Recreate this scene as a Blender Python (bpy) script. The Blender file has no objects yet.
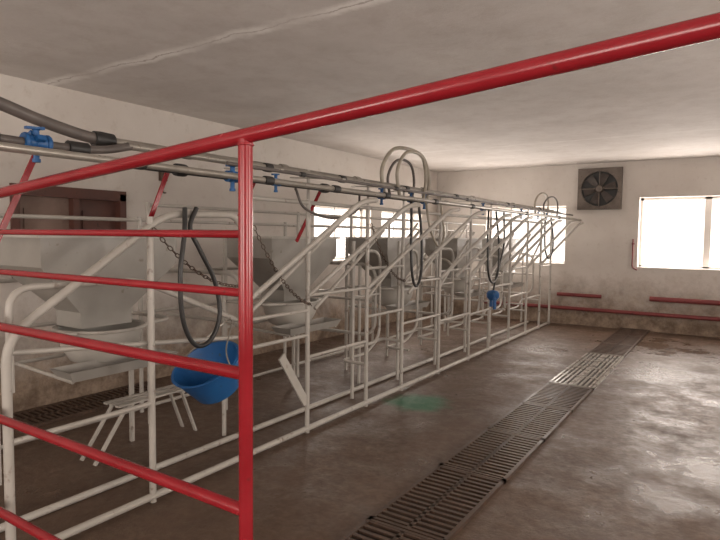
import bpy, math, random
from mathutils import Vector, Matrix
random.seed(7)
S=bpy.context.scene
COL=S.collection
# ---------------------------------------------------------------- materials
def newmat(name):
    m=bpy.data.materials.new(name); m.use_nodes=True
    nt=m.node_tree; b=nt.nodes['Principled BSDF']
    return m,nt,b
def N(nt,t,**k):
    n=nt.nodes.new(t)
    for a,v in k.items():
        if a in n.inputs: n.inputs[a].default_value=v
        else: setattr(n,a,v)
    return n
def L(nt,a,b): nt.links.new(a,b)
def ramp(nt,fac,stops):
    r=nt.nodes.new('ShaderNodeValToRGB')
    e=r.color_ramp.elements
    while len(e)<len(stops): e.new(0.5)
    for i,(p,c) in enumerate(stops):
        e[i].position=p; e[i].color=(c[0],c[1],c[2],1) if not isinstance(c,(int,float)) else (c,c,c,1)
    L(nt,fac,r.inputs[0]); return r.outputs[0]
def mix(nt,fac,a,b,mode='MIX'):
    n=nt.nodes.new('ShaderNodeMix'); n.data_type='RGBA'; n.blend_type=mode
    for i,v in ((0,fac),(6,a),(7,b)):
        if hasattr(v,'default_value') or hasattr(v,'links'): L(nt,v,n.inputs[i])
        elif isinstance(v,(int,float)): n.inputs[i].default_value=v
        else: n.inputs[i].default_value=(v[0],v[1],v[2],1)
    return n.outputs[2]
def pos(nt): return nt.nodes.new('ShaderNodeNewGeometry').outputs['Position']
def noise(nt,scale,detail=4,vec=None,rough=.55):
    n=N(nt,'ShaderNodeTexNoise'); n.inputs['Scale'].default_value=scale; n.inputs['Detail'].default_value=detail
    n.inputs['Roughness'].default_value=rough
    L(nt,vec if vec is not None else pos(nt),n.inputs['Vector']); return n.outputs[0]
def math_(nt,op,a,b=0.0):
    n=nt.nodes.new('ShaderNodeMath'); n.operation=op
    for i,v in enumerate((a,b)):
        if isinstance(v,(int,float)): n.inputs[i].default_value=v
        else: L(nt,v,n.inputs[i])
    return n.outputs[0]
def bump(nt,b,h,strength=.3,dist=.02):
    n=nt.nodes.new('ShaderNodeBump'); n.inputs['Strength'].default_value=strength; n.inputs['Distance'].default_value=dist
    L(nt,h,n.inputs['Height']); L(nt,n.outputs[0],b.inputs['Normal'])
def paint(name,c1,c2,c3,rough=.4,metal=0.0,scale=6,dirt=.62):
    m,nt,b=newmat(name)
    a=noise(nt,scale,5); d=noise(nt,scale*5,5)
    col=ramp(nt,a,[(.3,c1),(.7,c2)])
    dm=ramp(nt,d,[(dirt,0.0),(min(dirt+.1,1),1.0)])
    L(nt,mix(nt,dm,col,c3),b.inputs['Base Color'])
    r=ramp(nt,a,[(.3,rough*.8),(.75,min(1,rough*1.3))]); L(nt,r,b.inputs['Roughness'])
    b.inputs['Metallic'].default_value=metal
    bump(nt,b,d,.12,.003)
    return m
RED=paint('red_enamel',(.23,.008,.014),(.30,.014,.022),(.15,.018,.018),.22,0,6,.66)
MAROON=paint('dull_maroon_paint',(.17,.03,.032),(.23,.045,.045),(.10,.03,.025),.5,0,5,.6)
WHITE=paint('white_tube_paint',(.46,.435,.40),(.35,.325,.29),(.19,.15,.12),.42,0,3,.62)
GALV=paint('galvanised_sheet',(.33,.315,.29),(.265,.25,.225),(.17,.14,.11),.4,.0,3,.66)
STEEL=paint('dull_steel_pipe',(.34,.315,.28),(.24,.22,.19),(.13,.10,.08),.33,.4,7,.64)
HOSE=paint('grey_rubber_hose',(.13,.11,.10),(.08,.07,.065),(.2,.17,.15),.5,0,9,.68)
LHOSE=paint('clear_grey_hose',(.36,.325,.26),(.26,.23,.185),(.2,.16,.12),.35,0,9,.68)
BLACK=paint('black_rubber',(.018,.018,.018),(.03,.028,.027),(.07,.06,.05),.45,0,9,.68)
BLUE=paint('blue_plastic',(.010,.075,.23),(.015,.11,.30),(.04,.07,.11),.45,0,6,.64)
IRON=paint('rusty_cast_iron',(.06,.038,.028),(.095,.06,.042),(.14,.075,.045),.4,.2,9,.58)
GAPSHADE=paint('painted_gap_shade',(.02,.014,.011),(.03,.02,.015),(.05,.03,.02),.7,0,9,.6)  # near-black colour standing in for shade between grate slats
WETIRON=paint('worn_zinc_grating',(.40,.37,.335),(.29,.26,.23),(.15,.11,.08),.28,.1,9,.62)
WOOD=paint('brown_door_paint',(.075,.03,.022),(.11,.042,.03),(.04,.02,.015),.5,0,5,.62)
PALE=paint('pale_door_paint',(.24,.165,.135),(.18,.12,.095),(.1,.06,.05),.6,0,5,.66)
FRAME=paint('window_frame_paint',(.88,.84,.80),(.80,.76,.72),(.6,.54,.48),.5,0,6,.68)
FANM=paint('fan_dark_metal',(.07,.055,.048),(.045,.035,.03),(.14,.10,.07),.55,.1,8,.6)
FANF=paint('fan_frame_metal',(.16,.13,.11),(.11,.09,.075),(.07,.05,.04),.5,.2,8,.6)
GAL2=paint('pale_sheet_paint',(.46,.44,.405),(.38,.36,.325),(.23,.19,.155),.42,.0,4,.66)

def wallmat():
    m,nt,b=newmat('whitewashed_wall')
    p=pos(nt); s=nt.nodes.new('ShaderNodeSeparateXYZ'); L(nt,p,s.inputs[0])
    a=noise(nt,1.0,6); d=noise(nt,9,6,rough=.7)
    col=ramp(nt,a,[(.3,(.54,.495,.455)),(.55,(.61,.57,.53)),(.75,(.65,.615,.575))])
    col=mix(nt,ramp(nt,d,[(.56,0.0),(.72,.45)]),col,(.42,.36,.31))
    h=math_(nt,'ADD',s.outputs[2],math_(nt,'MULTIPLY',noise(nt,3.2,7,rough=.78),1.1))
    low=ramp(nt,math_(nt,'MULTIPLY',h,.6),[(.44,1.0),(.64,.6),(.90,.0)])
    dirt=ramp(nt,noise(nt,5,6,rough=.75),[(.35,(.34,.26,.195)),(.62,(.14,.095,.065))])
    L(nt,mix(nt,low,col,dirt),b.inputs['Base Color'])
    b.inputs['Roughness'].default_value=.85; bump(nt,b,d,.35,.012); return m
WALL=wallmat()
def ceilmat():
    m,nt,b=newmat('limewashed_ceiling_slabs')
    p=pos(nt); s=nt.nodes.new('ShaderNodeSeparateXYZ'); L(nt,p,s.inputs[0])
    a=noise(nt,1.3,7,rough=.62); d=noise(nt,5,8,rough=.75)
    col=ramp(nt,a,[(.28,(.60,.565,.535)),(.5,(.69,.655,.63)),(.72,(.77,.74,.715))])
    col=mix(nt,ramp(nt,d,[(.48,0.0),(.72,.5)]),col,(.52,.465,.425))
    y=math_(nt,'ADD',s.outputs[1],math_(nt,'MULTIPLY',noise(nt,2.0,6,rough=.7),.22))
    def seam(yy,wd,amt):
        f=math_(nt,'ABSOLUTE',math_(nt,'SUBTRACT',y,yy))
        patch=ramp(nt,noise(nt,1.6,5),[(.36,.3*amt),(.55,1.0*amt)])
        return math_(nt,'MULTIPLY',ramp(nt,f,[(wd*.4,1.0),(wd,0.0)]),patch), math_(nt,'MULTIPLY',ramp(nt,f,[(.004,.7),(.010,0.0)]),patch)
    w1,l1=seam(2.95,.09,1.0); w3,l3=seam(8.4,.06,.3)
    for w,l in ((w1,l1),(w3,l3)):
        col=mix(nt,w,col,(.97,.95,.93)); col=mix(nt,l,col,(.45,.40,.37))
    L(nt,col,b.inputs['Base Color']); b.inputs['Roughness'].default_value=.8
    bump(nt,b,d,.5,.015); return m
CEIL=ceilmat()
def floormat():
    m,nt,b=newmat('wet_brown_concrete')
    p=pos(nt); s=nt.nodes.new('ShaderNodeSeparateXYZ'); L(nt,p,s.inputs[0])
    a=noise(nt,1.1,7,rough=.66); d=noise(nt,14,8,rough=.75); w=noise(nt,2.4,8,rough=.68)
    col=ramp(nt,a,[(.3,(.085,.050,.033)),(.5,(.118,.075,.051)),(.7,(.15,.10,.072))])
    col=mix(nt,ramp(nt,d,[(.35,.45),(.6,0.0)]),col,(.05,.030,.019))
    side=ramp(nt,math_(nt,'MULTIPLY',math_(nt,'ADD',s.outputs[0],2.6),.5),[(.0,0.0),(.75,1.0)])
    ww=math_(nt,'ADD',w,math_(nt,'MULTIPLY',side,.02))
    pud=None
    for cx,cy,rad in ((-.12,4.6,.55),(-.3,3.9,.3),(-.75,7.6,.7),(-2.2,8.3,.5),(-.9,9.5,1.0)):
        v=nt.nodes.new('ShaderNodeVectorMath'); v.operation='DISTANCE'; L(nt,p,v.inputs[0]); v.inputs[1].default_value=(cx,cy,0)
        f=math_(nt,'SUBTRACT',1.0,math_(nt,'DIVIDE',v.outputs['Value'],rad))
        f=math_(nt,'MAXIMUM',f,0.0); pud=f if pud is None else math_(nt,'ADD',pud,f)
    ww=math_(nt,'ADD',ww,math_(nt,'MULTIPLY',pud,.26))
    wet=ramp(nt,ww,[(.46,0.0),(.66,1.0)])
    col=mix(nt,math_(nt,'MULTIPLY',wet,.3),col,(.06,.038,.026))
    chalk=ramp(nt,math_(nt,'ADD',noise(nt,5.5,9,rough=.85),math_(nt,'MULTIPLY',side,.04)),[(.61,0.0),(.74,.45)])
    col=mix(nt,chalk,col,(.30,.25,.21))
    v=nt.nodes.new('ShaderNodeVectorMath'); v.operation='DISTANCE'; L(nt,p,v.inputs[0]); v.inputs[1].default_value=(-2.5,4.85,0)
    g=math_(nt,'ADD',v.outputs['Value'],math_(nt,'MULTIPLY',noise(nt,6,5),.35))
    gm=ramp(nt,g,[(.36,.85),(.52,0.0)])
    col=mix(nt,gm,col,(.02,.14,.07))
    L(nt,col,b.inputs['Base Color'])
    r=ramp(nt,math_(nt,'ADD',ww,math_(nt,'MULTIPLY',math_(nt,'SUBTRACT',d,.5),.45)),[(.38,.62),(.54,.45),(.74,.17)])
    L(nt,r,b.inputs['Roughness'])
    b.inputs['Specular IOR Level'].default_value=.36
    bump(nt,b,math_(nt,'ADD',math_(nt,'MULTIPLY',d,.8),math_(nt,'MULTIPLY',a,1.5)),.42,.02); return m
FLOOR=floormat()
def glassmat():
    m=bpy.data.materials.new('window_glass'); m.use_nodes=True; nt=m.node_tree; nt.nodes.clear()
    o=nt.nodes.new('ShaderNodeOutputMaterial'); t=nt.nodes.new('ShaderNodeBsdfTransparent'); g=nt.nodes.new('ShaderNodeBsdfGlossy')
    g.inputs['Roughness'].default_value=.1; t.inputs[0].default_value=(.97,.95,.93,1)
    x=nt.nodes.new('ShaderNodeMixShader'); x.inputs[0].default_value=.05
    L(nt,t.outputs[0],x.inputs[1]); L(nt,g.outputs[0],x.inputs[2]); L(nt,x.outputs[0],o.inputs[0]); return m
GLASS=glassmat()
# ---------------------------------------------------------------- geometry
def box(x0,y0,z0,x1,y1,z1):
    v=[(x,y,z) for x in (x0,x1) for y in (y0,y1) for z in (z0,z1)]
    f=[(0,1,3,2),(4,6,7,5),(0,4,5,1),(2,3,7,6),(0,2,6,4),(1,5,7,3)]
    return v,f
def beam(a,b,w,h,up=(0,0,1)):
    a=Vector(a);b=Vector(b);d=(b-a).normalized();u=Vector(up)
    s=d.cross(u)
    if s.length<1e-3: s=d.cross(Vector((1,0,0)))
    s.normalize();u=s.cross(d)
    v=[]
    for p in (a,b):
        for i,j in ((-1,-1),(1,-1),(1,1),(-1,1)): v.append(tuple(p+s*i*w/2+u*j*h/2))
    return v,[(3,2,1,0),(4,5,6,7),(0,1,5,4),(1,2,6,5),(2,3,7,6),(3,0,4,7)]
def fillet(pts,rad,seg=6):
    P=[Vector(p) for p in pts]; out=[P[0]]
    for i in range(1,len(P)-1):
        a,b,c=P[i-1],P[i],P[i+1]
        l1=(a-b).length;l2=(c-b).length;r=min(rad,l1*.48,l2*.48)
        p0=b+(a-b).normalized()*r;p1=b+(c-b).normalized()*r
        for k in range(seg+1):
            t=k/seg; out.append(p0*(1-t)**2+b*2*t*(1-t)+p1*t*t)
    out.append(P[-1]); return out
def smooth(pts,seg=7):
    P=[Vector(p) for p in pts];Q=[P[0]*2-P[1]]+P+[P[-1]*2-P[-2]];out=[]
    for i in range(1,len(Q)-2):
        p0,p1,p2,p3=Q[i-1:i+3]
        for k in range(seg):
            t=k/seg
            out.append(.5*((2*p1)+(p2-p0)*t+(2*p0-5*p1+4*p2-p3)*t*t+(3*p1-p0-3*p2+p3)*t**3))
    out.append(P[-1]); return out
def sweep(pts,r,n=12,closed=False):
    P=[Vector(p) for p in pts]; m=len(P); v=[];f=[]
    T=[]
    for i in range(m):
        if closed: t=P[(i+1)%m]-P[i-1]
        else: t=P[min(i+1,m-1)]-P[max(i-1,0)]
        T.append(t.normalized())
    u=T[0].orthogonal().normalized()
    for i in range(m):
        u=(u-T[i]*u.dot(T[i]));
        if u.length<1e-5: u=T[i].orthogonal()
        u.normalize(); w=T[i].cross(u)
        rr=r[i] if isinstance(r,(list,tuple)) else r
        for k in range(n):
            a=2*math.pi*k/n; v.append(tuple(P[i]+(u*math.cos(a)+w*math.sin(a))*rr))
    for i in range(m if closed else m-1):
        j=(i+1)%m
        for k in range(n):
            f.append((i*n+k,i*n+(k+1)%n,j*n+(k+1)%n,j*n+k))
    if not closed:
        f.append(tuple(range(n-1,-1,-1))); f.append(tuple((m-1)*n+k for k in range(n)))
    return v,f
def lathe(prof,c,axis=(0,0,1),n=24):
    ax=Vector(axis).normalized();u=ax.orthogonal().normalized();w=ax.cross(u);c=Vector(c);v=[];f=[]
    for r,h in prof:
        for k in range(n):
            a=2*math.pi*k/n; v.append(tuple(c+ax*h+(u*math.cos(a)+w*math.sin(a))*max(r,1e-4)))
    for i in range(len(prof)-1):
        for k in range(n): f.append((i*n+k,i*n+(k+1)%n,(i+1)*n+(k+1)%n,(i+1)*n+k))
    return v,f
def ring(c,R,r,axis,n=20,k=8):
    ax=Vector(axis).normalized();u=ax.orthogonal().normalized();w=ax.cross(u);c=Vector(c)
    return sweep([c+(u*math.cos(2*math.pi*i/n)+w*math.sin(2*math.pi*i/n))*R for i in range(n)],r,k,True)
def join(gs):
    v=[];f=[]
    for gv,gf in gs:
        o=len(v); v+=list(gv); f+=[tuple(i+o for i in q) for q in gf]
    return v,f
def M(name,gs,mat,parent=None,label=None,cat=None,kind=None,group=None,bev=0):
    v,f=join(gs) if isinstance(gs,list) else gs
    if parent is not None: o=parent['_o'] if '_o' in parent else (0,0,0); o=Vector(o)
    else:
        xs=[p[0] for p in v];ys=[p[1] for p in v];zs=[p[2] for p in v]
        o=Vector(((min(xs)+max(xs))/2,(min(ys)+max(ys))/2,min(zs)))
    me=bpy.data.meshes.new(name); me.from_pydata([tuple(Vector(p)-o) for p in v],[],f); me.validate(); me.update()
    import bmesh
    bm=bmesh.new(); bm.from_mesh(me); bmesh.ops.recalc_face_normals(bm,faces=bm.faces); bm.to_mesh(me); bm.free()
    me.polygons.foreach_set('use_smooth',[True]*len(me.polygons)); me.set_sharp_from_angle(angle=math.radians(38))
    ob=bpy.data.objects.new(name,me); COL.objects.link(ob); me.materials.append(mat)
    if parent is not None: ob.parent=parent; ob.location=(0,0,0)
    else: ob.location=o
    if label: ob['label']=label
    if cat: ob['category']=cat
    if kind: ob['kind']=kind
    if group: ob['group']=group
    if bev:
        b=ob.modifiers.new('bevel','BEVEL'); b.width=bev; b.segments=2
    return ob
def thing(name,loc,label,cat,group=None):
    e=bpy.data.objects.new(name,None); COL.objects.link(e); e.location=loc; e.empty_display_size=.1
    e['label']=label; e['category']=cat
    if group: e['group']=group
    e['_o']=list(loc); return e
def copything(src,off,label=None):
    n=src.copy(); COL.objects.link(n); n.location=src.location+Vector(off)
    if label: n['label']=label
    def rec(s,t):
        for c in s.children:
            k=c.copy(); k.parent=t; k.matrix_parent_inverse=c.matrix_parent_inverse.copy(); COL.objects.link(k); rec(c,k)
    rec(src,n); return n
def structure(name,gs,mat,label=None):
    return M(name,gs,mat,kind='structure',label=label)
# ---------------------------------------------------------------- room
XL,XR,YB,YF,H=-5.3,3.2,11.0,-3.0,2.95
def wall_pieces(a0,a1,z0,z1,holes,fn):
    A=sorted({a0,a1,*[h[0] for h in holes],*[h[1] for h in holes]}); Z=sorted({z0,z1,*[h[2] for h in holes],*[h[3] for h in holes]})
    g=[]
    for i in range(len(A)-1):
        j=0
        while j<len(Z)-1:
            def hole(jj):
                ca=(A[i]+A[i+1])/2;cz=(Z[jj]+Z[jj+1])/2
                return any(h[0]<ca<h[1] and h[2]<cz<h[3] for h in holes)
            if hole(j): j+=1; continue
            k=j
            while k<len(Z)-1 and not hole(k): k+=1
            g.append(fn(A[i],A[i+1],Z[j],Z[k])); j=k
    return g
T=.38
LW=[(6.8,8.4,1.2,2.08),(8.75,10.3,1.2,2.08)]
DOOR=(2.5,3.62,0,2.0)
BW=[(-1.43,.62,1.10,2.32),(-4.2,-2.66,1.12,2.2)]
RW=[(-1.6,.2,1.0,2.4),(2.2,4.0,1.0,2.4),(6.0,7.8,1.0,2.4)]
FW_ADDED=[(-4.6,-2.6,.9,2.4),(-1.4,.6,.9,2.4)]  # front-wall windows behind the camera, added only to brighten the room
structure('wall_left',wall_pieces(YF,YB,0,H,LW+[DOOR],lambda a,b,c,d:box(XL-T,a,c,XL,b,d)),WALL)
structure('wall_back',wall_pieces(XL-T,XR+T,0,H,BW,lambda a,b,c,d:box(a,YB,c,b,YB+T,d)),WALL)
structure('wall_right',wall_pieces(YF,YB,0,H,RW,lambda a,b,c,d:box(XR,a,c,XR+T,b,d)),WALL)
structure('wall_front',wall_pieces(XL-T,XR+T,0,H,FW_ADDED,lambda a,b,c,d:box(a,YF-T,c,b,YF,d)),WALL)
structure('floor',[box(XL-T,YF-T,-.15,XR+T,YB+T,0)],FLOOR)
structure('ceiling',[box(XL-T,YF-T,H,XR+T,YB+T,H+.15)],CEIL)
wn=[0]
def window(axis,a0,a1,z0,z1,c,sgn,mull):
    wn[0]+=1
    def bx(p0,p1,q0,q1,d0,d1):
        lo,hi=min(c+sgn*d0,c+sgn*d1),max(c+sgn*d0,c+sgn*d1)
        return box(p0,lo,q0,p1,hi,q1) if axis=='x' else box(lo,p0,q0,hi,p1,q1)
    w=.045
    g=[bx(a0,a0+w,z0,z1,.2,.27),bx(a1-w,a1,z0,z1,.2,.27),bx(a0,a1,z0,z0+w,.2,.27),bx(a0,a1,z1-w,z1,.2,.27)]
    for m,wd in mull: g.append(bx(m-wd/2,m+wd/2,z0,z1,.2,.27))
    g.append(bx(a0,a1,z0-.002,z0+.012,.0,.2))
    o=M('window_%d'%wn[0],g,FRAME,kind='structure')
    p=M('window_pane',[bx(a0+w*.5,a1-w*.5,z0+w*.5,z1-w*.5,.232,.238)],GLASS)
    p.parent=o; p.location=p.location-o.location
    return o
window('x',-1.43,.62,1.10,2.32,YB,1,[(-.405,.10),(.1,.03)])
window('x',-4.2,-2.66,1.12,2.2,YB,1,[(-3.43,.03)])
window('y',6.8,8.4,1.2,2.08,XL,-1,[(7.6,.03)])
window('y',8.75,10.3,1.2,2.08,XL,-1,[(9.52,.03)])
for a,b,c,d in RW: window('y',a,b,c,d,XR,1,[((a+b)/2,.08)])
for a,b,c,d in FW_ADDED: window('x',a,b,c,d,YF,-1,[((a+b)/2,.08)])  # added fill windows, out of view
def arealight(name,loc,rot,sx,sy,power,col):
    l=bpy.data.lights.new(name,'AREA'); l.shape='RECTANGLE'; l.size=sx; l.size_y=sy; l.energy=power; l.color=col
    o=bpy.data.objects.new(name,l); COL.objects.link(o); o.location=loc; o.rotation_euler=rot
    return o
DAY=(1,.93,.875)
R90=math.pi/2
def sky_for(axis,a0,a1,z0,z1,c,sgn,rad,col=DAY):
    ca,cz=(a0+a1)/2,(z0+z1)/2; sx,sz=(a1-a0),(z1-z0); p=rad*sx*sz*math.pi
    if axis=='x': arealight('daylight',(ca,c+sgn*.30,cz),(-R90 if sgn>0 else R90,0,0) ,sx,sz,p,col)
    else: arealight('daylight',(c+sgn*.30,ca,cz),(R90,0,R90 if sgn>0 else -R90),sx,sz,p,col)
sky_for('x',*BW[0],YB,1,11); sky_for('x',*BW[1],YB,1,9)
for h in LW: sky_for('y',*h,XL,-1,8)
for h,q in zip(RW,(11,14,8)): sky_for('y',*h,XR,1,q)
for h in FW_ADDED: sky_for('x',*h,YF,-1,8.5)  # extra fill lamps in the added front windows
W=bpy.data.worlds.new('World'); S.world=W; W.use_nodes=True
W.node_tree.nodes['Background'].inputs[0].default_value=(1,.93,.88,1); W.node_tree.nodes['Background'].inputs[1].default_value=2
# door
dr=M('door_1',[box(XL-.12,2.5,1.2,XL+.03,2.57,2.0),box(XL-.12,3.55,1.2,XL+.03,3.62,2.0),box(XL-.12,2.5,1.93,XL+.03,3.62,2.03),box(XL-.12,3.06,1.2,XL+.02,3.12,1.95),box(XL-.12,2.5,1.17,XL+.03,3.62,1.22)],WOOD,kind='structure')
def leaf(y0,y1,mat):
    g=[box(XL-.10,y0,1.2,XL-.06,y1,1.93),box(XL-.06,y0+.07,1.32,XL-.045,y1-.07,1.82)]
    o=M('door_leaf',g,mat); o.parent=dr; o.location=o.location-dr.location; return o
leaf(2.57,3.06,PALE); leaf(3.12,3.55,WOOD)
k=M('lower_infill',[box(XL-.12,2.5,0,XL-.0,3.62,1.18)],WALL,label='whitewashed blocked-up lower part'); k.parent=dr;k.location=k.location-dr.location
k=M('door_handle',[sweep(fillet([(XL-.05,3.2,1.35),(XL+.04,3.2,1.35),(XL+.04,3.32,1.35)],.02),.008)],STEEL); k.parent=dr;k.location=k.location-dr.location
# ---------------------------------------------------------------- exhaust fan
fc=Vector((-2.08,YB,2.49)); fan=thing('exhaust_fan',(fc.x,YB,fc.z-.37),'dark square wall exhaust fan with round opening and rusty blades','fan')
s_=.37
nseg=32; vs=[];fs=[]
for k in range(nseg):
    a=2*math.pi*k/nseg; ca,sa=math.cos(a),math.sin(a); q=s_/max(abs(ca),abs(sa))
    for yy in (YB-.07,YB):
        vs.append((fc.x+.31*ca,yy,fc.z+.31*sa)); vs.append((fc.x+q*ca,yy,fc.z+q*sa))
for k in range(nseg):
    a=4*k;b=4*((k+1)%nseg)
    fs+=[(a,b,b+1,a+1),(a+2,a+3,b+3,b+2),(a+1,b+1,b+3,a+3),(a,a+2,b+2,b)]
M('fan_housing',[(vs,fs)],FANF,fan)
M('fan_back_plate',[box(fc.x-.36,YB-.012,fc.z-.36,fc.x+.36,YB-.002,fc.z+.36)],BLACK,fan)
M('fan_hub',[lathe([(0,-.1),(.055,-.1),(.07,-.08),(.07,-.02),(0,-.02)],(fc.x,YB,fc.z),(0,1,0))],FANF,fan)
for i in range(6):
    a=i*math.pi/3+.2; d=Vector((math.cos(a),0,math.sin(a))); t=Vector((-math.sin(a),0,math.cos(a)))
    c=fc.copy(); vv=[]
    for yo in (0,.004):
        for rr_,ww_,tw in ((.06,.035,.02),(.16,.07,.018),(.275,.09,.014)):
            for sg in (-1,1):
                vv.append(tuple(c+d*rr_+t*ww_*sg*.8+Vector((0,-.045+sg*tw+yo,0))))
    ff=[]
    for j in (0,1):
        o=j*2; ff+=[(o,o+1,o+3,o+2),(6+o,6+o+2,6+o+3,6+o+1),(o,o+2,6+o+2,6+o),(o+1,6+o+1,6+o+3,o+3)]
    ff+=[(0,6,7,1),(4,5,11,10)]
    M('fan_blade',[(vv,ff)],FANM,fan)
M('fan_guard_bar',[beam((fc.x-.34,YB-.08,fc.z),(fc.x+.34,YB-.08,fc.z),.02,.012),beam((fc.x,YB-.08,fc.z-.34),(fc.x,YB-.08,fc.z+.34),.02,.012)],FANF,fan)
# ---------------------------------------------------------------- red wall pipes
def wallpipe(x0,x1,z,r,lab):
    e=thing('red_wall_pipe',((x0+x1)/2,YB-.07,z-r),lab,'pipe')
    M('pipe',[sweep([(x0,YB-.09,z),(x1,YB-.09,z)],r)],MAROON,e)
    n=max(2,int((x1-x0)/1.2)+1)
    for i in range(n):
        x=x0+.1+(x1-x0-.2)*i/(n-1)
        M('pipe_bracket',[box(x-.02,YB-.09,z-.015,x+.02,YB+.002,z+.015)],MAROON,e)
wallpipe(-2.75,-1.98,.56,.034,'short red pipe fixed to the dirty white wall')
wallpipe(-1.2,2.6,.575,.042,'thick red pipe fixed along the dirty white wall')
wallpipe(-4.2,2.6,.31,.034,'long low red pipe fixed along the dirty white wall')
e=thing('red_riser_pipe',(-1.5,YB-.05,1.12),'thin red vertical pipe with an elbow beside the window','pipe')
M('pipe',[sweep(fillet([(-1.50,YB-.05,1.60),(-1.50,YB-.05,1.10),(-1.42,YB-.05,1.06)],.04),.012)],MAROON,e)
M('pipe_bracket',[box(-1.52,YB-.05,1.5,-1.48,YB+.002,1.53)],MAROON,e)
e=thing('wall_bracket',(XL+.04,4.1,2.05),'small dark metal wall bracket on the whitewashed wall','bracket')
M('bracket_body',[box(XL-.002,4.04,2.18,XL+.05,4.12,2.32),sweep(fillet([(XL+.02,4.08,2.2),(XL+.02,4.08,2.05),(XL+.07,4.08,2.05)],.03),.008)],IRON,e)
# ---------------------------------------------------------------- floor grates
def grate(x0,x1,y0,y1,mat,lab,step=.055,sw=.024,lengthwise=False):
    e=thing('floor_grate',((x0+x1)/2,(y0+y1)/2,0),lab,'grate','drain grates along the aisle')
    M('grate_frame',[box(x0,y0,0,x0+.025,y1,.024),box(x1-.025,y0,0,x1,y1,.024),box(x0,y0,0,x1,y0+.02,.024),box(x0,y1-.02,0,x1,y1,.024),box((x0+x1)/2-.012,y0,0,(x0+x1)/2+.012,y1,.022)],mat,e)
    g=[]
    if lengthwise:
        x=x0+.045
        while x<x1-.04: g.append(box(x,y0+.01,.006,x+.024,y1-.01,.022)); x+=.052
        g.append(box(x0+.01,(y0+y1)/2-.02,.004,x1-.01,(y0+y1)/2+.02,.02))
    else:
        y=y0+.04
        while y<y1-.03:
            g.append(box(x0+.02,y,.008,x1-.02,y+sw,.022)); y+=step
    M('grate_slats',g,mat,e)
    M('grate_gap_shade',[box(x0+.01,y0+.01,.0005,x1-.01,y1-.01,.004)],GAPSHADE,e)  # thin plate on the floor; its dark colour imitates a shaded recess
y=-1.0
while y<6.2:
    grate(-1.66,-1.19,y,y+.9,IRON,'dark rusty slotted iron grate set in the wet floor'); y+=.913
y=6.33
for i in range(2):
    grate(-1.66,-1.19,y,y+.98,WETIRON,'pale worn metal slotted grate set in the wet floor',lengthwise=True); y+=.99
while y<10.2:
    grate(-1.66,-1.19,y,y+.9,IRON,'dark rusty slotted iron grate set in the wet floor',step=.1,sw=.05); y+=.913
grate(-5.2,-4.75,2.3,3.7,IRON,'dark slotted iron grate in the floor beside the door')
# ---------------------------------------------------------------- red fence
FY=1.22
rf=thing('red_pipe_fence',(-1.2,FY,0),'glossy red welded pipe fence with sloping top rail','fence')
def topz(x): return 1.983+.0805*(x+.02)*1.0
M('top_rail',[sweep([(-3.35,FY,topz(-3.35)),(1.7,FY,topz(1.7))],.0225,22)],RED,rf)
for px in (-1.205,-3.33,1.68):
    M('post',[sweep([(px,FY,0),(px,FY,topz(px)-.01)],.0215,22)],RED,rf)
for z,r in ((1.602,.0125),(1.428,.0135),(1.185,.020),(.766,.020),(.33,.020)):
    M('rail',[sweep([(-3.33,FY,z),(-1.205,FY,z)],r,18)],RED,rf)
M('weld_collar',[ring((-1.205,FY,1.862),.022,.004,(0,0,1))],RED,rf)
# ---------------------------------------------------------------- stall front frame
X0=-2.85
sf=thing('milking_stall_frame',(X0,6.0,0),'long white-painted tubular steel milking stall frame on wet concrete','frame')
YS=[2.87,3.58,4.46,5.14,6.02,6.92,7.63,8.48,9.33,10.1,10.75]
M('post',[sweep([(X0,2.11,0),(X0,2.11,1.70)],.020)],WHITE,sf)
p0=M('post',[sweep([(X0,YS[0],0),(X0,YS[0],1.88)],.019)],WHITE,sf)
def cp(o,dx=0,dy=0,dz=0):
    c=o.copy(); COL.objects.link(c); c.location=o.location+Vector((dx,dy,dz)); return c
for y in YS[1:]: cp(p0,0,y-YS[0])
M('bottom_rail',[sweep([(X0,1.3,.035),(X0,10.78,.035)],.022)],WHITE,sf)
M('top_rail',[sweep([(X0,2.87,1.86),(X0,10.78,1.86)],.016)],WHITE,sf)
M('bent_guard_tube',[sweep(fillet([(X0,1.31,0),(X0,1.31,1.10),(X0,2.22,1.72),(X0,2.78,1.735),(X0,2.87,1.62)],.13,8),.0225,14)],WHITE,sf)
dg=M('diagonal_bar',[sweep(fillet([(X0+.01,2.87,1.12),(X0+.48,3.62,1.86),(X0+.50,3.80,1.88)],.08),.020,12)],WHITE,sf)
for y in (3.58,4.46,5.14,6.02,6.45,6.92,7.63,8.05,8.48,9.33,10.02): cp(dg,0,y-2.87)
dl=M('inner_diagonal_bar',[sweep([(X0-.02,2.87,1.0),(X0-.05,4.0,1.66)],.016)],WHITE,sf)
for y in (3.7,4.46,5.3,6.02,6.9,7.63,8.5,9.3): cp(dl,0,y-2.87)
M('strut_plate',[beam((X0,3.26,.68),(X0,3.57,.24),.07,.014,(1,0,0))],WHITE,sf)
lb=M('low_bracket',[sweep(fillet([(X0,4.46,.40),(X0-.28,4.46,.40),(X0-.28,4.9,.40),(X0-.28,5.14,.52),(X0,5.14,.52)],.08),.014)],WHITE,sf)
for y in (5.3,6.02,6.9,7.63,8.5,9.33): cp(lb,0,y-4.46)
M('curved_side_rail',[sweep(fillet([(X0-.07,1.36,.82),(X0-.07,1.36,1.33),(X0-.07,2.08,1.33),(X0-.07,2.87,1.0)],.12,8),.018)],WHITE,sf)
M('side_rail',[sweep([(X0,2.11,1.62),(X0,2.87,1.62)],.013)],WHITE,sf)
M('side_rail',[sweep([(X0,1.31,.60),(X0,2.11,.60)],.014)],WHITE,sf)
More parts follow.
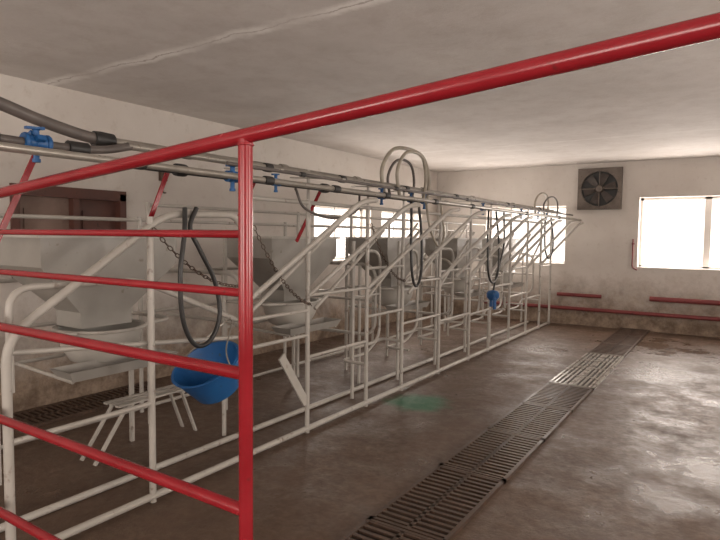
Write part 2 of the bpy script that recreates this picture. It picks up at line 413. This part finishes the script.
M('side_rail',[sweep([(X0-.05,1.35,1.02),(X0-.05,2.87,.88)],.014)],WHITE,sf)
for a,b,z in ((2.87,3.58,1.0),(2.87,3.58,.80),(3.58,4.46,1.12),(3.58,4.46,.62),(4.46,5.14,.85),(4.46,5.14,1.3),(5.14,6.02,1.12),(5.14,6.02,.7),(6.02,6.92,.62),(6.02,6.92,1.2),(6.92,7.63,.6),(6.92,7.63,1.3),(7.63,8.48,.9),(8.48,9.33,1.12),(8.48,9.33,.7),(9.33,10.1,.6),(9.33,10.1,1.3),(10.1,10.75,1.1)):
    M('side_rail',[sweep([(X0,a,z),(X0,b,z)],.014)],WHITE,sf)
def gate(y0,y1,xo):
    g=thing('swing_gate',(xo,(y0+y1)/2,.3),'white bent-tube swing gate in the milking stall','gate','stall swing gates')
    M('gate_loop',[sweep(fillet([(xo,y0,.5),(xo,y0,1.45),(xo,y1,1.45),(xo,y1,.5),(xo,y0+.02,.5)],.16,8),.015)],WHITE,g)
    M('gate_bar',[sweep([(xo,y0,1.0),(xo,y1,1.0)],.012)],WHITE,g)
    M('gate_post',[sweep([(xo,y0,0),(xo,y0,1.55)],.018)],WHITE,g)
for a,b in ((4.6,5.1),(5.5,5.95),(6.45,6.95),(7.4,7.9),(8.35,8.85)): gate(a,b,-3.10)
# inner second frame row
nf=thing('inner_stall_frame',(-4.08,6.0,0),'second row of white tubular stall rails with slanting bars','frame')
for i,y in enumerate((3.0,4.95,6.0,6.95,7.9,8.85,9.7,10.6)):
    M('post',[sweep([(-4.08,y,0),(-4.08,y,1.86)],.018)],WHITE,nf)
M('top_rail',[sweep([(-4.08,3.0,1.84),(-4.08,10.62,1.84)],.015)],WHITE,nf)
for y in (4.95,6.95,7.9,8.85): M('diagonal_bar',[sweep([(-4.08,y,1.2),(-4.08,y+.85,1.8)],.018)],WHITE,nf)
# rear frame and dividers
rr=thing('rear_stall_frame',(-4.4,6.0,0),'white tubular rear rail of the milking stalls with posts','frame')
for y in (1.35,3.15,5.1,7.05,9.0,10.7):
    M('post',[sweep([(-4.4,y,0),(-4.4,y,1.75)],.019)],WHITE,rr)
for z in (.04,.9,1.25,1.72): M('rail',[sweep([(-4.4,1.3,z),(-4.4,10.75,z)],.016)],WHITE,rr)
fr=thing('floor_rail',(-3.22,6.0,0),'white tubular rail lying on the wet floor inside the stalls','rail')
M('rail_tube',[sweep([(-3.22,1.3,.022),(-3.22,10.7,.022)],.022)],WHITE,fr)
for y in (3.15,5.1,7.05,9.0,10.7):
    dv=thing('stall_divider',(-3.6,y,0),'white bent-tube divider between milking stalls','divider','stall dividers')
    M('divider_loop',[sweep(fillet([(-4.04,y+.0,1.30),(-3.15,y,1.30),(-3.15,y,.55),(-4.04,y,.55)],.18,8),.018)],WHITE,dv)
    M('divider_bar',[sweep([(-4.04,y,.92),(-3.15,y,.92)],.014)],WHITE,dv)
    M('divider_leg',[sweep([(-3.35,y,.0),(-3.35,y,1.30)],.017)],WHITE,dv)
# ---------------------------------------------------------------- hoppers
def loft(rects):
    v=[];f=[]
    for x0,x1,y0,y1,z in rects: v+=[(x0,y0,z),(x1,y0,z),(x1,y1,z),(x0,y1,z)]
    for i in range(len(rects)-1):
        for k in range(4): f.append((4*i+k,4*i+(k+1)%4,4*i+4+(k+1)%4,4*i+4+k))
    return v,f
hx,hy=-3.56,2.18
hp=thing('feed_hopper',(hx,hy,0),'grey sheet-metal feed hopper tapering to a round feeding bowl','hopper','feed hoppers')
t=.006
A,B=.27,.47
def sec(o): return [(hx-A+o,hx+A-o,hy-B+o,hy+B-o,1.575),(hx-A+o,hx+A-o,hy-B+o,hy+B-o,1.40),(hx-.13+o,hx+.15-o,hy-.17+o,hy+.19-o,1.10),(hx-.13+o,hx+.15-o,hy-.17+o,hy+.19-o,1.0)]
M('hopper_body',[loft(sec(0)+sec(t)[::-1])],GALV,hp)
for a,b in (((hx-A-.025,hy-B,1.58),(hx+A+.025,hy-B,1.58)),((hx-A-.025,hy+B,1.58),(hx+A+.025,hy+B,1.58)),((hx-A,hy-B,1.58),(hx-A,hy+B,1.58)),((hx+A,hy-B,1.58),(hx+A,hy+B,1.58))):
    M('rim_flange',[beam(a,b,.05,.018)],GAL2,hp)
M('feed_in_hopper',[loft([(hx-A+.02,hx+A-.02,hy-B+.02,hy+B-.02,1.46),(hx-.01,hx+.01,hy-.01,hy+.01,1.49)])],IRON,hp,label='dark feed filling')
M('feeding_bowl',[lathe([(0,.74),(.11,.745),(.19,.78),(.24,.87),(.265,.985),(.275,.985),(.275,.995),(.255,.99),(.23,.875),(.18,.79),(.105,.755),(0,.752)],(hx+.06,hy+.02,0),(0,0,1),30)],GAL2,hp)
M('bowl_ring',[ring((hx+.06,hy+.02,.985),.28,.011,(0,0,1),30,8)],WHITE,hp)
for yy_ in (-B-.01,B+.01):
    M('support_leg',[beam((hx-A-.01,hy+yy_,0),(hx-A-.01,hy+yy_,1.57),.028,.028)],WHITE,hp)
    M('bowl_arm',[sweep(fillet([(hx-A-.01,hy+yy_,1.0),(hx+.20,hy+yy_,1.0),(hx+.22,hy+yy_*.5,.985)],.1),.013)],WHITE,hp)
M('feed_tray',[loft([(hx+.20,hx+.42,hy-.40,hy+.36,.80),(hx+.23,hx+.39,hy-.36,hy+.32,.735),(hx+.235,hx+.385,hy-.355,hy+.315,.742),(hx+.208,hx+.412,hy-.392,hy+.352,.80)])],GALV,hp,label='shallow grey sheet-metal tray')
for yy_ in (-.36,.32):
    M('tray_arm',[sweep([(hx-A,hy+yy_,.76),(hx+.38,hy+yy_,.735)],.012)],WHITE,hp)
M('arm_crossbar',[sweep([(hx-A-.01,hy-B-.01,.76),(hx-A-.01,hy+B+.01,.76)],.012)],WHITE,hp)
for dy in (1.93,3.86,5.8,7.65): copything(hp,(0,dy,0))
# step stand
st=thing('step_stand',(-3.72,2.7,0),'low slim white slatted step with slanting legs on the wet floor','step')
for i in range(3):
    M('step_slat',[box(-3.80+i*.07,2.40,.36,-3.755+i*.07,3.06,.374)],WHITE,st)
for x_ in (-3.79,-3.63):
    M('step_leg',[beam((x_,2.48,.36),(x_,2.22,0),.03,.014)],WHITE,st); M('step_leg',[beam((x_,2.96,.36),(x_,3.1,0),.03,.014)],WHITE,st)
for yy_ in (2.48,2.96): M('step_crossbar',[beam((-3.81,yy_,.352),(-3.6,yy_,.352),.03,.016)],WHITE,st)
# ---------------------------------------------------------------- pipelines
PZ=2.10
def pipe(name,x,z,y0,y1,r,mat,lab,couple,cmat=STEEL,cl=.07):
    e=thing(name,(x,(y0+y1)/2,z-r),lab,'pipe')
    M('pipe',[sweep([(x,y0,z),(x,y1,z)],r,14)],mat,e)
    for y in couple:
        M('coupling',[lathe([(r,-cl/2),(r*1.4,-cl/2),(r*1.5,-cl/4),(r*1.5,cl/4),(r*1.4,cl/2),(r,cl/2)],(x,y,z),(0,1,0),16)],cmat,e)
    return e
pipe('milk_pipe',X0-.02,PZ,1.88,10.9,.024,STEEL,'long dull steel milk line running above the stalls',[2.4,3.3,4.3,5.6,7.0,8.6,10.0])
pipe('vacuum_pipe',X0+.10,PZ-.03,1.9,10.9,.021,STEEL,'steel vacuum line running beside the milk line',[2.2,3.0,3.9,5.0,6.2,8.0,9.6],BLACK)
rp=pipe('return_pipe',X0-.16,2.02,1.4,10.9,.018,STEEL,'steel return line with red struts behind the milk line',[2.9,4.7,6.5,8.3],BLACK)
pipe('wash_pipe',X0+.05,1.98,2.95,10.85,.016,STEEL,'thinner steel wash line slung under the milk line',[3.7,5.3,7.4,9.2])
pipe('pulsation_pipe',X0+.47,1.93,.3,10.93,.018,STEEL,'steel pipe carried on the ends of the slanting bars',[1.7,2.6,3.3,4.0,4.9,5.8,7.7,9.4],BLACK)
pipe('black_air_pipe',X0+.22,1.96,1.9,5.0,.024,BLACK,'thick black plastic air pipe under the steel lines',[2.15,3.5],BLACK)
pipe('conduit_pipe',X0+.33,2.02,2.4,10.9,.012,HOSE,'thin dark conduit running with the steel lines',[3.1,4.4,6.0,7.6],BLACK,.05)
for y in YS:
    c=thing('pipe_carrier',(X0,y,1.885),'flat steel bracket carrying the pipe lines above a post','bracket','pipe carriers')
    M('upright',[beam((X0,y,1.885),(X0,y,2.12),.03,.008,(1,0,0))],WHITE,c)
    M('pipe_saddle',[beam((X0-.18,y,2.066),(X0+.35,y,2.03),.03,.008)],WHITE,c)
for yt,zt,yb,zb,x in ((1.56,2.02,1.33,1.50,-3.01),(2.38,2.03,2.2,1.62,-3.01),(3.16,2.03,2.95,1.68,-3.01),(3.98,2.03,3.63,1.55,-3.01)):
    M('red_strut',[beam((x,yb,zb),(x,yt,zt),.028,.012,(1,0,0))],RED,rp,'slim red steel strut')
h=thing('thick_supply_hose',(X0,1.2,2.05),'thick grey rubber hose curving down into the milk line','hose')
M('hose_body',[sweep(smooth([(X0-.02,.2,2.28),(X0-.02,.8,2.26),(X0-.02,1.2,2.22),(X0-.02,1.5,2.15),(X0-.02,1.72,2.11),(X0-.02,1.9,PZ)]),.030,16)],HOSE,h)
M('hose_clamp',[lathe([(.03,-.06),(.04,-.06),(.043,-.02),(.04,.05),(.025,.06)],(X0-.02,1.84,2.102),(0,1,0),18)],BLACK,h)
h=thing('feed_hose',(X0+.12,1.2,1.95),'dark rubber hose with black couplings joining the vacuum line','hose')
M('hose_body',[sweep(smooth([(X0+.10,.3,2.03),(X0+.10,1.0,2.02),(X0+.10,1.5,2.015),(X0+.10,1.75,2.03),(X0+.10,1.92,PZ-.03)]),.021,14)],HOSE,h)
for y in (1.62,1.2): M('hose_coupling',[lathe([(.021,-.05),(.035,-.05),(.035,.05),(.021,.05)],(X0+.10,y,2.018),(0,1,0),18)],BLACK,h)
# ---------------------------------------------------------------- valves
def valve(x,y,z,s=1.0,big=False):
    e=thing('blue_valve',(x,y,z),'bulky blue plastic valve with ribbed clamp rings on hose' if big else 'blue plastic valve clamped on the pipe line','valve','blue pipe valves')
    M('valve_body',[lathe([(.018*s,-.05*s),(.033*s,-.045*s),(.034*s,-.02*s),(.026*s,0),(.034*s,.02*s),(.033*s,.045*s),(.018*s,.05*s)],(x,y,z),(0,1,0),16)],BLUE,e)
    M('valve_neck',[lathe([(.014*s,0),(.014*s,.04*s),(.02*s,.045*s),(.02*s,.055*s),(0,.055*s)],(x,y,z+.015*s),(0,0,1),12)],BLUE,e)
    M('valve_handle',[beam((x,y-.045*s,z+.062*s),(x,y+.035*s,z+.068*s),.022*s,.012*s)],BLUE,e)
    M('valve_outlet',[lathe([(.013*s,0),(.013*s,-.06*s),(.018*s,-.06*s),(.018*s,-.075*s),(0,-.075*s)],(x,y,z-.01*s),(0,0,1),12)],BLUE,e)
    if big:
        for yo in (-.05,.05):
            M('clamp_ring',[lathe([(.02,-.010),(.040,-.010),(.044,-.005),(.044,.005),(.040,.010),(.02,.010)],(x,y+yo,z),(0,1,0),12)],BLUE,e)
        for k in range(4):
            a=k*math.pi/2+.4
            M('clamp_lug',[beam((x+.034*math.cos(a),y,z+.034*math.sin(a)),(x+.058*math.cos(a),y,z+.058*math.sin(a)),.024,.04,(0,1,0))],BLUE,e)
valve(X0+.10,1.42,2.018,1.05,True)
valve(X0+.22,2.55,1.96,1.05)
valve(X0+.22,2.95,1.96,.8)
for y in (4.62,5.2,5.5,7.2,8.8): valve(X0+.05,y,1.98,1.0)
for y in (9.7,10.2): valve(X0+.05,y,1.98,.8)
# ---------------------------------------------------------------- hoses
def hose(pts,r,mat,lab):
    return M('milk_hose',[sweep(smooth(pts,8),r,12)],mat,None,lab,'hose',group='milking hoses')
xx=X0+.06
hose([(xx-.02,2.33,1.76),(xx+.01,2.30,1.6),(xx+.03,2.25,1.35),(xx+.03,2.27,1.08),(xx+.03,2.36,.92),(xx+.03,2.48,.93),(xx+.03,2.56,1.08),(xx+.02,2.53,1.3),(xx+.01,2.42,1.5),(xx-.01,2.36,1.64),(xx-.02,2.42,1.765)],.0145,BLACK,'black rubber hose looped over the bent stall tube')
def loop(y,w,z0,z1,x=X0+.13,r=.014,mat=BLACK):
    hose([(x,y-w*.4,z0),(x+.02,y-w*.55,z0-(z0-z1)*.4),(x+.03,y-w*.5,z1+.15),(x+.03,y-w*.1,z1),(x+.03,y+w*.4,z1+.12),(x+.02,y+w*.5,z0-(z0-z1)*.45),(x,y+w*.3,z0)],r,mat,'black rubber milking hose hanging in a U loop')
loop(5.15,.22,1.95,1.10)
loop(7.35,.40,1.95,1.0); loop(10.05,.5,1.95,1.25)
hose([(X0+.14,7.75,1.95),(X0+.16,7.72,1.5),(X0+.15,7.5,1.1),(X0+.14,7.4,.87)],.013,BLACK,'black rubber hose holding a blue milking claw')
hose([(X0+.10,3.3,1.95),(X0+.12,3.4,1.80),(X0+.14,3.75,1.74),(X0+.12,4.1,1.82),(X0+.08,4.2,1.97)],.010,HOSE,'thin dark rubber hose sagging below the pipe lines')
def arch(y0,y1,z0,top,x,r,mat=LHOSE):
    m=(y0+y1)/2; w=(y1-y0)/2
    hose([(x,y0+.05,z0),(x,y0,z0+(top-z0)*.5),(x+.02,y0+w*.35,top-.04),(x+.03,m,top),(x+.02,y1-w*.35,top-.05),(x,y1,z0+(top-z0)*.45),(x,y1-.05,z0)],r,mat,'pale grey rubber hose arching above the pipe lines')
arch(4.62,5.6,1.99,2.47,X0+.05,.019); arch(4.75,5.35,1.99,2.43,X0+.14,.017); arch(4.9,5.45,1.99,2.38,X0-.05,.014,HOSE)
arch(9.5,10.3,1.99,2.36,X0+.05,.017); arch(9.7,10.6,1.99,2.31,X0+.14,.014,HOSE)
hose([(X0+.14,5.35,2.0),(X0+.17,5.4,1.7),(X0+.2,5.55,1.5),(X0+.17,5.75,1.62),(X0+.1,5.8,1.95)],.013,LHOSE,'pale grey rubber hose sagging below the pipe lines')
def chain(a,b,sag,lab):
    a=Vector(a);b=Vector(b);n=max(8,int((b-a).length/.03));g=[]
    for i in range(n+1):
        t=i/n;p=a.lerp(b,t)-Vector((0,0,4*sag*t*(1-t)))
        t2=min(1,t+.02);q=a.lerp(b,t2)-Vector((0,0,4*sag*t2*(1-t2)));d=(q-p) if (q-p).length>1e-5 else (b-a)
        d.normalize(); u=d.orthogonal().normalized(); w=d.cross(u)
        if i%2: u,w=w,u
        c=[p+d*math.cos(2*math.pi*k/8)*.021+u*math.sin(2*math.pi*k/8)*.011 for k in range(8)]
        g.append(sweep(c,.0035,5,True))
    M('chain',g,IRON,None,lab,'chain',group='stall chains')
chain((X0+.03,2.12,1.62),(X0+.02,2.86,1.25),.10,'thin steel chain slung across the stall opening')
chain((X0+.03,2.9,1.72),(X0+.03,3.58,1.05),.12,'thin steel chain slung across the stall opening')
chain((X0+.03,4.48,1.70),(X0+.03,5.12,1.15),.12,'thin steel chain slung across the stall opening')
# ---------------------------------------------------------------- blue bucket
bc=Vector((X0+.04,2.60,.58)); ax=Vector((.0,-.50,.86)).normalized()
b=thing('blue_bucket',tuple(bc),'wide shallow blue plastic scoop bucket hanging tilted from the stall','bucket')
bv,bf=lathe([(0,0),(.13,0),(.15,.012),(.222,.22),(.232,.225),(.215,.227),(.145,.02),(0,.014)],bc,ax,36)
M('bucket_body',[(bv,bf)],BLUE,b)
u=ax.cross(Vector((0,0,1))).normalized(); rimc=bc+ax*.22
hook=Vector((X0-.02,2.76,1.02))
M('bucket_handle',[sweep(smooth([rimc+u*.226,rimc+u*.13+Vector((.0,.05,.10)),hook,rimc-u*.13+Vector((.0,.05,.10)),rimc-u*.226]),.005,8)],STEEL,b)
c0=Vector((X0+.14,7.4,.82)); mc=thing('milking_cluster',tuple(c0),'blue milking claw with four teat cups hanging from a hose','milking cluster')
M('claw_bowl',[lathe([(0,-.07),(.05,-.065),(.085,-.02),(.085,.03),(.06,.06),(.02,.07),(0,.07)],c0,(0,0,1),20)],BLUE,mc)
for i in range(4):
    a=i*math.pi/2+.5; d=Vector((math.cos(a),math.sin(a),0))
    M('teat_cup',[sweep(smooth([c0+d*.07+Vector((0,0,.02)),c0+d*.13+Vector((0,0,.05)),c0+d*.15-Vector((0,0,.02))]),.008,8),sweep([c0+d*.15-Vector((0,0,.02)),c0+d*.155-Vector((0,0,.17))],.022,12)],BLUE if i%2 else STEEL,mc)
# ---------------------------------------------------------------- camera
f=571.0; th=math.radians(33.3); p=math.radians(3.4); r=math.radians(.6)
fh=Vector((-math.sin(th),math.cos(th),0)); Rv=Vector((math.cos(th),math.sin(th),0)); Z=Vector((0,0,1))
F=fh*math.cos(p)-Z*math.sin(p); U=fh*math.sin(p)+Z*math.cos(p)
R2=Rv*math.cos(r)+U*math.sin(r); U2=U*math.cos(r)-Rv*math.sin(r)
cam=bpy.data.cameras.new('Camera'); co=bpy.data.objects.new('Camera',cam); COL.objects.link(co)
cam.sensor_width=36; cam.lens=f/720*36; cam.clip_start=.02
m=Matrix((R2,U2,-F)).transposed().to_4x4(); m.translation=Vector((0,0,1.6)); co.matrix_world=m
S.camera=co
S.view_settings.view_transform='Standard'; S.view_settings.exposure=0.25
for o in bpy.data.objects:
    if '_o' in o: del o['_o']
